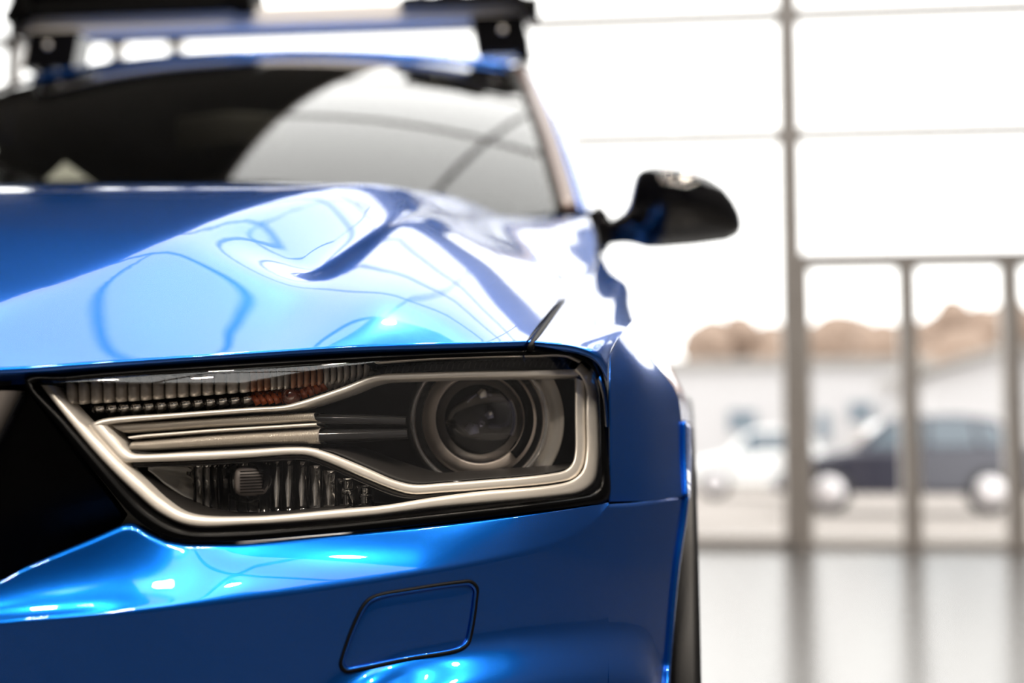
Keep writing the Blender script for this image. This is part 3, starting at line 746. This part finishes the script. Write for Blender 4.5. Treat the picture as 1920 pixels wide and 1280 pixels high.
# ------------------------------------------------------------------ cabin
def cabin():
    nR, nC = 40, 60; P = []
    hc, he = Vector((0, 2.86, 1.612)), at(952, 126, 2.97)
    bc, be = Vector((0, 2.05, 1.085)), at(1043, 398, 2.33)
    def wpt(u, v):
        a = Vector((be.x * u, lerp(bc.y, be.y, u * u), lerp(bc.z, be.z, u * u)))
        b = Vector((he.x * u, lerp(hc.y, he.y, u ** 2), lerp(hc.z, he.z, abs(u) ** 2.6)))
        p = a.lerp(b, v); k = .055 * 4 * v * (1 - v)
        return p + Vector((0, -k * .6, k * .8)) * (1 - .35 * u * u)
    for i in range(nR): P.append([wpt(lerp(-1, 1, j / (nC - 1)), i / (nR - 1)) for j in range(nC)])
    ws = grid('windscreen', P, M['windscreen'], CAR)
    # roof
    R = []
    for k in range(24):
        v = k / 23; r = []
        for j in range(50):
            u = lerp(-1, 1, j / 49); b = wpt(u, 1)
            yy = b.y + 1.45 * v; z = b.z + .012 + .035 * math.sin(min(1, v * 1.3) * math.pi * .5) - .10 * v ** 2
            r.append(Vector((b.x * (1 + .05 * math.sin(v * 3.1)), yy, z)))
        for sg, dx, dz in ((1, .022, -.012), (1, .045, -.045), (1, .055, -.13)):
            e_ = r[49]; r.append(e_ + Vector((dx, .02, dz)))
        e_ = r[0]; r = [e_ + Vector((-dx, .02, dz)) for dx, dz in ((.055, -.13), (.045, -.045), (.022, -.012))] + r
        R.append(r)
    R.insert(0, [p + Vector((0, -.006, -.010)) for p in R[0]]); R.insert(0, [p + Vector((0, .012, -.008)) for p in R[0]])
    lined(grid('roof', R, PA, CAR))
    # pillars and seals on both sides
    for s in (1, -1):
        nm = lambda k: [Vector((s * p.x, p.y, p.z)) for p in k]
        e = [wpt(1, k / 20) for k in range(21)]
        off = lambda dx, dy, dz: [p + Vector((dx, dy, dz)) for p in e]
        w0, w1 = off(-.014, 0, .002), off(.012, .012, .006)
        grid('pillar_seal', rows3([nm(off(-.014, .004, -.004)), nm(w0), nm(w1)], 30, 6, False), M['seal'], CAR, .003)
        w2 = [p + Vector((.026, .03, .0)) for p in w1]
        grid('pillar_trim', rows3([nm(w1), nm([a.lerp(b, .5) + Vector((.003, -.004, .003)) for a, b in zip(w1, w2)]), nm(w2)], 30, 8), M['trim_brown'], CAR, .003)
        w3 = [a + Vector((lerp(.020, .012, k / 20), .06, lerp(-.004, .0, k / 20))) for k, a in enumerate(w2)]
        w4 = [a + Vector((.012, .16, -.03)) for a in w3]
        lined(grid('a_pillar', rows3([nm(w2), nm(w3), nm(w4)], 40, 16), PA, CAR, flip=s < 0))
        # side window behind the pillar
        q = [p + Vector((0, .03, -.02)) for p in w4]
        g = rows3([nm(q), nm([Vector((lerp(p.x, .70, .3), 3.3, p.z)) for p in q]), nm([Vector((lerp(p.x, .70, .3), 4.0, p.z)) for p in q])], 12, 12)
        grid('side_window', g, M['tinted'], CAR)
        # roof rail
        y0 = he.y + .02
        rl = [Vector((s * x, y, z)) for x, y, z in ((.553, y0 + .0, 1.578), (.556, y0 + .06, 1.615), (.560, y0 + .2, 1.648), (.553, y0 + .55, 1.650), (.545, y0 + .9, 1.605))]
        sweep('roof_rail', catmull(rl, 30), rrect(.030, .028), (0, 0, 1), M['black_gloss'], CAR)
    # dark patch behind the top of the glass
    A = [(800, 122), (830, 120), (866, 122)]; B = [(797, 136), (824, 152), (852, 140)]
    P = []
    for i in range(5):
        r = []
        for j in range(9):
            a = catmull(px2(A), 9)[j].lerp(catmull(px2(B), 9)[j], i / 4); r.append(at(a.x, a.y, 2.945 - .035 * i / 4 - .01))
        P.append(r)
    grid('glass_dark_patch', P, M['black_gloss'], CAR, .004)
    # cowl below the windscreen with wiper arms
    cw = [Vector((x, hood_rear(x) + .0, H(x, hood_rear(x)) - .015)) for x in [lerp(-.74, .74, k / 20) for k in range(21)]]
    cb = [wpt(lerp(-1, 1, k / 20), 0.02) + Vector((0, .01, -.012)) for k in range(21)]
    grid('cowl', rows3([cw, cb], 40, 6), M['black_matte'], CAR, .003)
    for a, b in (((.40, .01), (-.14, .085)), ((-.12, .015), (-.62, .07))):
        pts = [wpt(lerp(a[0], b[0], t), lerp(a[1], b[1], t)) + Vector((0, -.012, .014)) for t in [k / 14 for k in range(15)]]
        w = sweep('wiper', pts, rrect(.010, .012), (0, -.6, .8), M['black_matte'], CAR)
        sweep('wiper_blade', [p + Vector((0, .008, -.008)) for p in pts], rrect(.006, .012), (0, -.6, .8), M['seal'], w)
    # dashboard, seats, steering wheel, inner mirror, rear bulkhead
    D = []
    for y, z in ((2.20, 1.02), (2.45, 1.055), (2.75, 1.07), (2.85, 1.02), (2.87, .80)):
        D.append([Vector((lerp(-.66, .66, k / 20), y + .08 * (2 * k / 20 - 1) ** 2, z - .03 * (2 * k / 20 - 1) ** 4)) for k in range(21)])
    grid('dashboard', rows3(D, 30, 20), M['interior'], CAR, .01)
    for x in (.36, -.36):
        s = sweep('seat', catmull([Vector((x, 3.25, .55)), Vector((x, 3.35, .80)), Vector((x, 3.45, 1.10)), Vector((x, 3.50, 1.20))], 14), rrect(.46, .16, .06), (0, -1, 0), M['interior'], CAR)
        sweep('headrest', catmull([Vector((x, 3.50, 1.24)), Vector((x, 3.52, 1.32)), Vector((x, 3.54, 1.40))], 8), rrect(.26, .12, .05), (0, -1, 0), M['interior'], s)
    cw_ = [Vector((.36 + .18 * math.cos(t), 2.92 + .05 * math.sin(t), 1.00 + .17 * math.sin(t))) for t in [2 * math.pi * k / 40 for k in range(40)]]
    sweep('steering_wheel', cw_, circ(.014), (0, -1, 0), M['interior'], CAR, closed=True)
    sweep('inner_mirror', [Vector((-.11, 2.76, 1.42)), Vector((0, 2.74, 1.425)), Vector((.11, 2.76, 1.42))], rrect(.07, .03), (0, -1, 0), M['interior'], CAR)
    HL = []
    for k in range(10):
        v = k / 9; HL.append([wpt(lerp(-.97, .97, j / 20), .985) + Vector((0, .01 + 1.25 * v, -.012 + .02 * v - .06 * v * v)) for j in range(21)])
        HL[-1] = [HL[-1][0] + Vector((-.10, .02, -.16)), HL[-1][0] + Vector((-.06, .01, -.03))] + HL[-1] + [HL[-1][-1] + Vector((.06, .01, -.03)), HL[-1][-1] + Vector((.10, .02, -.16))]
    grid('headliner', HL, M['interior'], CAR)
    for s in (1, -1):
        grid('inner_door', rows3([[Vector((s * .70, y, z)) for y in (2.3, 2.9, 3.5, 4.1)] for z in (.42, .8, 1.12)], 12, 8, False), M['interior'], CAR, .02)
        box('b_pillar', (s * .62 - .02, 3.30, 1.1), (s * .62 + .02, 3.42, 1.47), M['interior'], CAR, .01)
    box('cabin_back', (-.62, 4.1, .6), (.62, 4.14, 1.5), M['interior'], CAR, .02)
    box('cabin_floor', (-.66, 2.2, .40), (.66, 4.1, .44), M['interior'], CAR, .01)
    return wpt
wpt = cabin()

# folded card lying on the dashboard
a, b, c_ = at(84, 338, 2.32), at(161, 336, 2.36), at(122, 303, 2.44)
vs = [a, b, c_, c_ + Vector((.0, .06, -.03)), a + Vector((0, .14, -.01)), b + Vector((0, .14, -.01))]
tag(mesh('paper_card', vs, [(0, 1, 2), (2, 1, 5, 3), (0, 2, 3, 4), (3, 5, 4), (0, 4, 5, 1)], M['paper'], None, False), label='small white folded paper card behind the windscreen of the blue car', category='card')

def door_mirror():
    top = [(1112, 414), (1150, 413), (1169, 401), (1180, 380), (1186, 345), (1193, 327), (1206, 319), (1227, 317), (1258, 319), (1300, 327), (1331, 339), (1356, 355), (1375, 377), (1387, 398), (1393, 418)]
    bot = [(1118, 456), (1133, 460), (1160, 457), (1175, 457), (1192, 460), (1212, 466), (1237, 466), (1300, 461), (1362, 453), (1383, 443), (1391, 432), (1393, 420)]
    n, m = 90, 30; Fr = []; Bk = []
    X = [1112 + 281 * (.5 - .5 * math.cos(math.pi * (j / (n - 1)))) for j in range(n)]
    for i in range(m):
        t = i / (m - 1); s = 2 * t - 1; r = []; q = []
        for j, x in enumerate(X):
            yt, yb = interp(top, x), interp(bot, x); g = (x - 1112) / 281
            edge = math.sqrt(max(0, 1 - abs(s) ** 2.6)) * math.sqrt(max(0, 1 - max(0, (g - .30) / .70) ** 3))
            w = lerp(.035, .115, ss(.12, .5, g)); yb0 = 2.40
            p = at(x, lerp(yt, yb, t), yb0); e = p + Vector((0, -w * edge, .004 * edge)); r.append(e)
            q.append(p + Vector((0, .035 * edge, 0)))
        Fr.append(r); Bk.append(q)
    o = grid('mirror_housing', Fr, M['mirror_black'], CAR)
    grid('mirror_back', Bk, M['black_matte'], o, flip=True)
    fill('mirror_glass', [(p.x, p.y) for p in catmull(px2([(1200, 335), (1250, 330), (1310, 342), (1360, 372), (1378, 410), (1370, 440), (1300, 448), (1215, 452), (1198, 400)]), 60, True, True)], lambda x, z: 2.437, M['chrome'], o, 20, 12, 0, .002)
    b = [at(1108, 396, 2.36), at(1124, 408, 2.37), at(1128, 440, 2.38), at(1120, 470, 2.38)]
    c = [at(1096, 404, 2.34), at(1104, 420, 2.34), at(1106, 450, 2.35), at(1108, 470, 2.36)]
    grid('mirror_foot', rows3([c, b], 14, 6), M['black_gloss'], CAR, .02)
door_mirror()

# ------------------------------------------------------------------ roof rack and carriers
YB = 3.06
def rack():
    r = empty('roof_crossbar', (0, YB, 1.70), label='silver aluminium crossbar spanning the roof rails of the blue car', category='roof rack')
    zt, zb = at(600, 15, YB).z, at(600, 52, YB).z; zc, hh = (zt + zb) / 2, (zt - zb)
    prof = rrect(.042, hh * 1.08, .007, 4)
    x0, x1 = -.585, .575
    path = [Vector((lerp(x0, x1, k / 12), YB, zc)) for k in range(13)]
    sweep('bar', path, prof, (0, 0, 1), M['alu'], r)
    for x, s in ((x1, 1), (x0, -1)):
        sweep('end_cap', [Vector((x, YB, zc)), Vector((x + s * .012, YB, zc)), Vector((x + s * .022, YB, zc))], [(a * 1.06, b * 1.06) for a, b in prof], (0, 0, 1), M['black_gloss'], r)
    for s in (1, -1):
        pts = [(.447, zb + .004), (.566, zb + .004), (.572, zb - .03), (.582, 1.648), (.462, 1.646)]
        o = extrude('foot', [(s * a, b) for a, b in pts], 'y', YB - .035, YB + .05, M['black_gloss'], r, .006)
        lathe('bolt', Vector((s * .52, YB - .036, zb - .03)), (0, -1, 0), [(.001, .004), (.006, .003), (.007, 0)], M['alu'], o, 16)
    return zt
ZT = rack()
def carriers():
    # left carrier: long clamp with raised ends; right carrier: scalloped clamp
    xl0, xl1 = at(22, 10, YB).x, at(486, 10, YB).x
    t = empty('ski_carrier', ((xl0 + xl1) / 2, YB, ZT), label='long black ski clamp with raised blocks at both ends on the roof bar, left one', category='ski carrier')
    def P(x, z): return (x, z)
    za = ZT - .012
    extrude('base', [(xl0 + .05, za + .004), (xl1 - .04, za + .004), (xl1 - .045, za + .022), (xl0 + .055, za + .018)], 'y', YB - .05, YB + .05, M['black_matte'], t, .004)
    extrude('end_block', [(xl0, za - .006), (xl0 + .062, za - .004), (xl0 + .07, za + .012), (xl0 + .06, za + .06), (xl0 + .03, za + .06)], 'y', YB - .055, YB + .055, M['black_matte'], t, .006)
    extrude('end_block', [(xl1 - .06, za + .008), (xl1 - .045, za - .004), (xl1, za - .004), (xl1 - .002, za + .06), (xl1 - .07, za + .06)], 'y', YB - .055, YB + .055, M['black_matte'], t, .006)
    extrude('arm', [(xl0 + .03, za + .05), (xl1 - .03, za + .05), (xl1 - .03, za + .075), (xl0 + .03, za + .075)], 'y', YB - .045, YB + .045, M['black_matte'], t, .006)
    extrude('pad', [(xl0 + .07, za + .020), (xl1 - .06, za + .024), (xl1 - .07, za + .05), (xl0 + .08, za + .05)], 'y', YB - .03, YB + .03, M['seal'], t, .004)
    xr0, xr1 = at(754, 15, YB).x, at(1002, 15, YB).x
    t = empty('ski_carrier', ((xr0 + xr1) / 2, YB, ZT), label='black scalloped ski clamp wrapping the right end of the roof bar', category='ski carrier')
    L = xr1 - xr0
    pts = [(xr0, za + .002), (xr0 + .010, za + .014), (xr0 + .045 * 1.2, za + .017)]
    for k in range(3):
        cx = xr0 + .075 + k * .082
        for q in range(9):
            a = math.pi * (1 - q / 8) ; pts.append((cx + .034 * math.cos(a) , za + .032 - .018 * math.sin(a) * (1 if k < 2 else .3)))
        pts.append((cx + .041, za + .036))
    pts = [p for p in pts if p[0] < xr1 - .07] + [(xr1 - .07, za + .018), (xr1 - .03, za + .012), (xr1 - .008, za + .002), (xr1, za - .014), (xr1 - .006, za - .026), (xr1 - .022, za - .026), (xr1 - .030, za - .012), (xr1 - .06, za - .004), (xr0 + .1, za - .002)]
    extrude('pad', pts, 'y', YB - .052, YB + .045, M['seal'], t, .002)
    extrude('arm', [(xr0 + .03, za + .05), (xr1 - .06, za + .05), (xr1 - .07, za + .08), (xr0 + .03, za + .08)], 'y', YB - .04, YB + .04, M['black_matte'], t, .006)
    extrude('hinge', [(xr0 + .10, za + .012), (xr0 + .13, za + .012), (xr0 + .13, za + .06), (xr0 + .10, za + .06)], 'y', YB - .03, YB + .03, M['black_matte'], t, .004)
carriers()

# ------------------------------------------------------------------ outside
def outside():
    g = mat('pavement', (.27, .24, .22), .9, var=.08, vscale=.6)
    tag(box('ground', (-60, 12.85, -.25), (60, 130, -.02), g), kind='structure')
    wl = mat('render_white', (.52, .51, .52), .8, var=.05, vscale=.3); dk = mat('far_glass', (.16, .20, .24), .15, var=.2); rf = mat('roof_sheet', (.32, .30, .28), .7, var=.08)
    # long low white hall across the street
    Y = 50.0
    b = empty('building', (4, Y, 0), label='long low white building beyond the glass doors, far across the forecourt', category='building')
    xa, xb = at(1240, 700, Y).x, at(1730, 700, Y).x; zt = at(1600, 685, Y).z
    box('wall', (xa, Y, -.05), (xb, Y + 9, zt), wl, b)
    box('roof', (xa - .3, Y - .3, zt), (xb + .3, Y + 9.3, zt + .25), rf, b)
    for q0, q1, r0, r1 in ((1362, 1422, 765, 815), (1588, 1640, 750, 795), (1528, 1560, 770, 830), (1655, 1690, 750, 795)):
        p0, p1 = at(q0, r1, Y), at(q1, r0, Y)
        f = box('window', (p0.x, Y - .06, p0.z), (p1.x, Y + .05, p1.z), wl, b); box('window_pane', (p0.x + .08, Y - .07, p0.z + .08), (p1.x - .08, Y - .055, p1.z - .08), dk, f)
    Y = 38.0
    b = empty('building', (9, Y, 0), label='white gabled shed right of the low white building, behind the dark car', category='building')
    p0, p1 = at(1752, 900, Y), at(2060, 900, Y); ze, zr = at(1800, 700, Y).z, at(1900, 655, Y).z
    extrude('wall', [(p0.x, -.05), (p1.x, -.05), (p1.x, ze), ((p0.x + p1.x) / 2, zr), (p0.x, ze)], 'y', Y, Y + 8, wl, b)
    xm = (p0.x + p1.x) / 2
    for s in (-1, 1):
        xe = p0.x - .3 if s < 0 else p1.x + .3
        extrude('roof', [(xe, ze - .02), (xm, zr + .02), (xm, zr + .2), (xe, ze + .15)], 'y', Y - .4, Y + 8.3, rf, b)
    # bare brown trees on the far side
    br = mat('bare_brown_twigs', (.27, .195, .15), .95, var=.35, vscale=2.5, bump=(3, .6, .3)); tk = mat('bark', (.14, .10, .08), .9, var=.3, vscale=5)
    lab = ['bare brown tree behind the white building, far left end of the row', 'broad bare brown tree second from the left behind the white building', 'bare brown tree in the middle of the row behind the white building',
           'tall bare brown tree fourth along, left of the gabled shed', 'tall bare brown tree rising straight behind the gabled shed', 'bare brown tree at the right end of the row past the gabled shed']
    for k, (q, yt, w) in enumerate(((1395, 590, 5), (1530, 612, 6.5), (1625, 606, 6.5), (1745, 560, 6), (1850, 585, 7), (1960, 570, 7))):
        Y = (66.0, 90.0, 122.0, 77.0, 104.0, 142.0)[k]; w *= Y / 66; c = at(q, 700, Y); zt = at(q, yt, Y).z
        t = empty('bare_tree', (c.x, Y, 0), label=lab[k], category='tree', group='bare trees behind the white building')
        bm = bmesh.new()
        for i in range(26):
            a = rnd.uniform(0, 6.28); rr = w * .5 * math.sqrt(rnd.random()); z = rnd.uniform(3.2, zt - 1.0); s = rnd.uniform(.9, 1.5) * Y / 66 * (1 - .25 * abs(z - zt * .6) / zt)
            M4 = Matrix.Translation((c.x + rr * math.cos(a), Y + rr * math.sin(a), z)) @ Matrix.Scale(s, 4)
            bmesh.ops.create_icosphere(bm, subdivisions=2, radius=1, matrix=M4)
        for v in bm.verts: v.co += Vector((rnd.uniform(-.15, .15), rnd.uniform(-.15, .15), rnd.uniform(-.15, .15)))
        me = bpy.data.meshes.new('crown'); bm.to_mesh(me); bm.free(); me.materials.append(br); link('crown', me, t)
        sweep('trunk', [Vector((c.x, Y, 0)), Vector((c.x + .1, Y, 2)), Vector((c.x, Y, 5))], circ(.28), (0, -1, 0), tk, t)
    # parked cars seen through the glass
    def parked(name, label, q0, q1, Y, scale, pm, length=4.5):
        x0 = at(q0, 950, Y).x; x1 = at(q1, 950, Y).x; L = x1 - x0
        t = empty(name, (x0 + L / 2, Y, 0), label=label, category='car')
        hgt = 1.50 * scale
        body = [(0, .35), (.01, .62), (.03, .76), (.12, .84), (.26, .93), (.30, .96), (.90, 1.0), (.985, .98), (1.0, .70), (.995, .36), (.9, .28), (.1, .28)]
        extrude('body', [(x0 + a * L, b * scale) for a, b in body], 'y', Y, Y + 1.75, pm, t, .08)
        cab = [(.28, .93), (.41, 1.36), (.48, 1.45), (.70, 1.47), (.84, 1.40), (.95, .98)]
        extrude('cabin', [(x0 + a * L, b * scale) for a, b in cab], 'y', Y + .10, Y + 1.65, pm, t, .06)
        for wq in ([(.34, .97), (.43, 1.33), (.485, 1.40), (.56, 1.40), (.56, .99)], [(.58, .99), (.58, 1.40), (.70, 1.40), (.74, 1.37), (.76, 1.0)], [(.78, 1.0), (.76, 1.36), (.82, 1.33), (.90, 1.02)]):
            extrude('side_window', [(x0 + a * L, b * scale) for a, b in wq], 'y', Y + .07, Y + .12, dk, t)
        for a in (.19, .80):
            c = Vector((x0 + a * L, Y + .02, .33))
            w = lathe('wheel', c, (0, -1, 0), [(.2, .04), (.30, .05), (.33, .02), (.33, -.2), (.2, -.2)], M['tyre'], t, 32)
            lathe('rim', c, (0, -1, 0), [(.001, .035), (.06, .05), (.10, .03), (.22, .045), (.235, .02)], mat('bright_rim', (.75, .72, .74), .3, .6, var=.05), w, 24)
        box('door_handle', (x0 + .52 * L, Y - .03, .86 * scale), (x0 + .56 * L, Y + .01, .89 * scale), pm, t)
        box('bumper', (x0 - .06, Y + .15, .32), (x0 + .10, Y + 1.6, .52), pm, t, .03)
    dark = mat('dark_navy_paint', (.03, .03, .05), .25, .2, coat=.8, var=.1); white = mat('white_paint', (.8, .8, .8), .3, coat=.6, var=.04)
    parked('parked_car', 'dark navy car parked outside the glass doors, side on', 1462, 1958, 21.5, 1.0, dark)
    parked('parked_car', 'white car parked further off, left of the dark car and mostly behind the post', 1290, 1560, 30.0, 1.0, white)
outside()
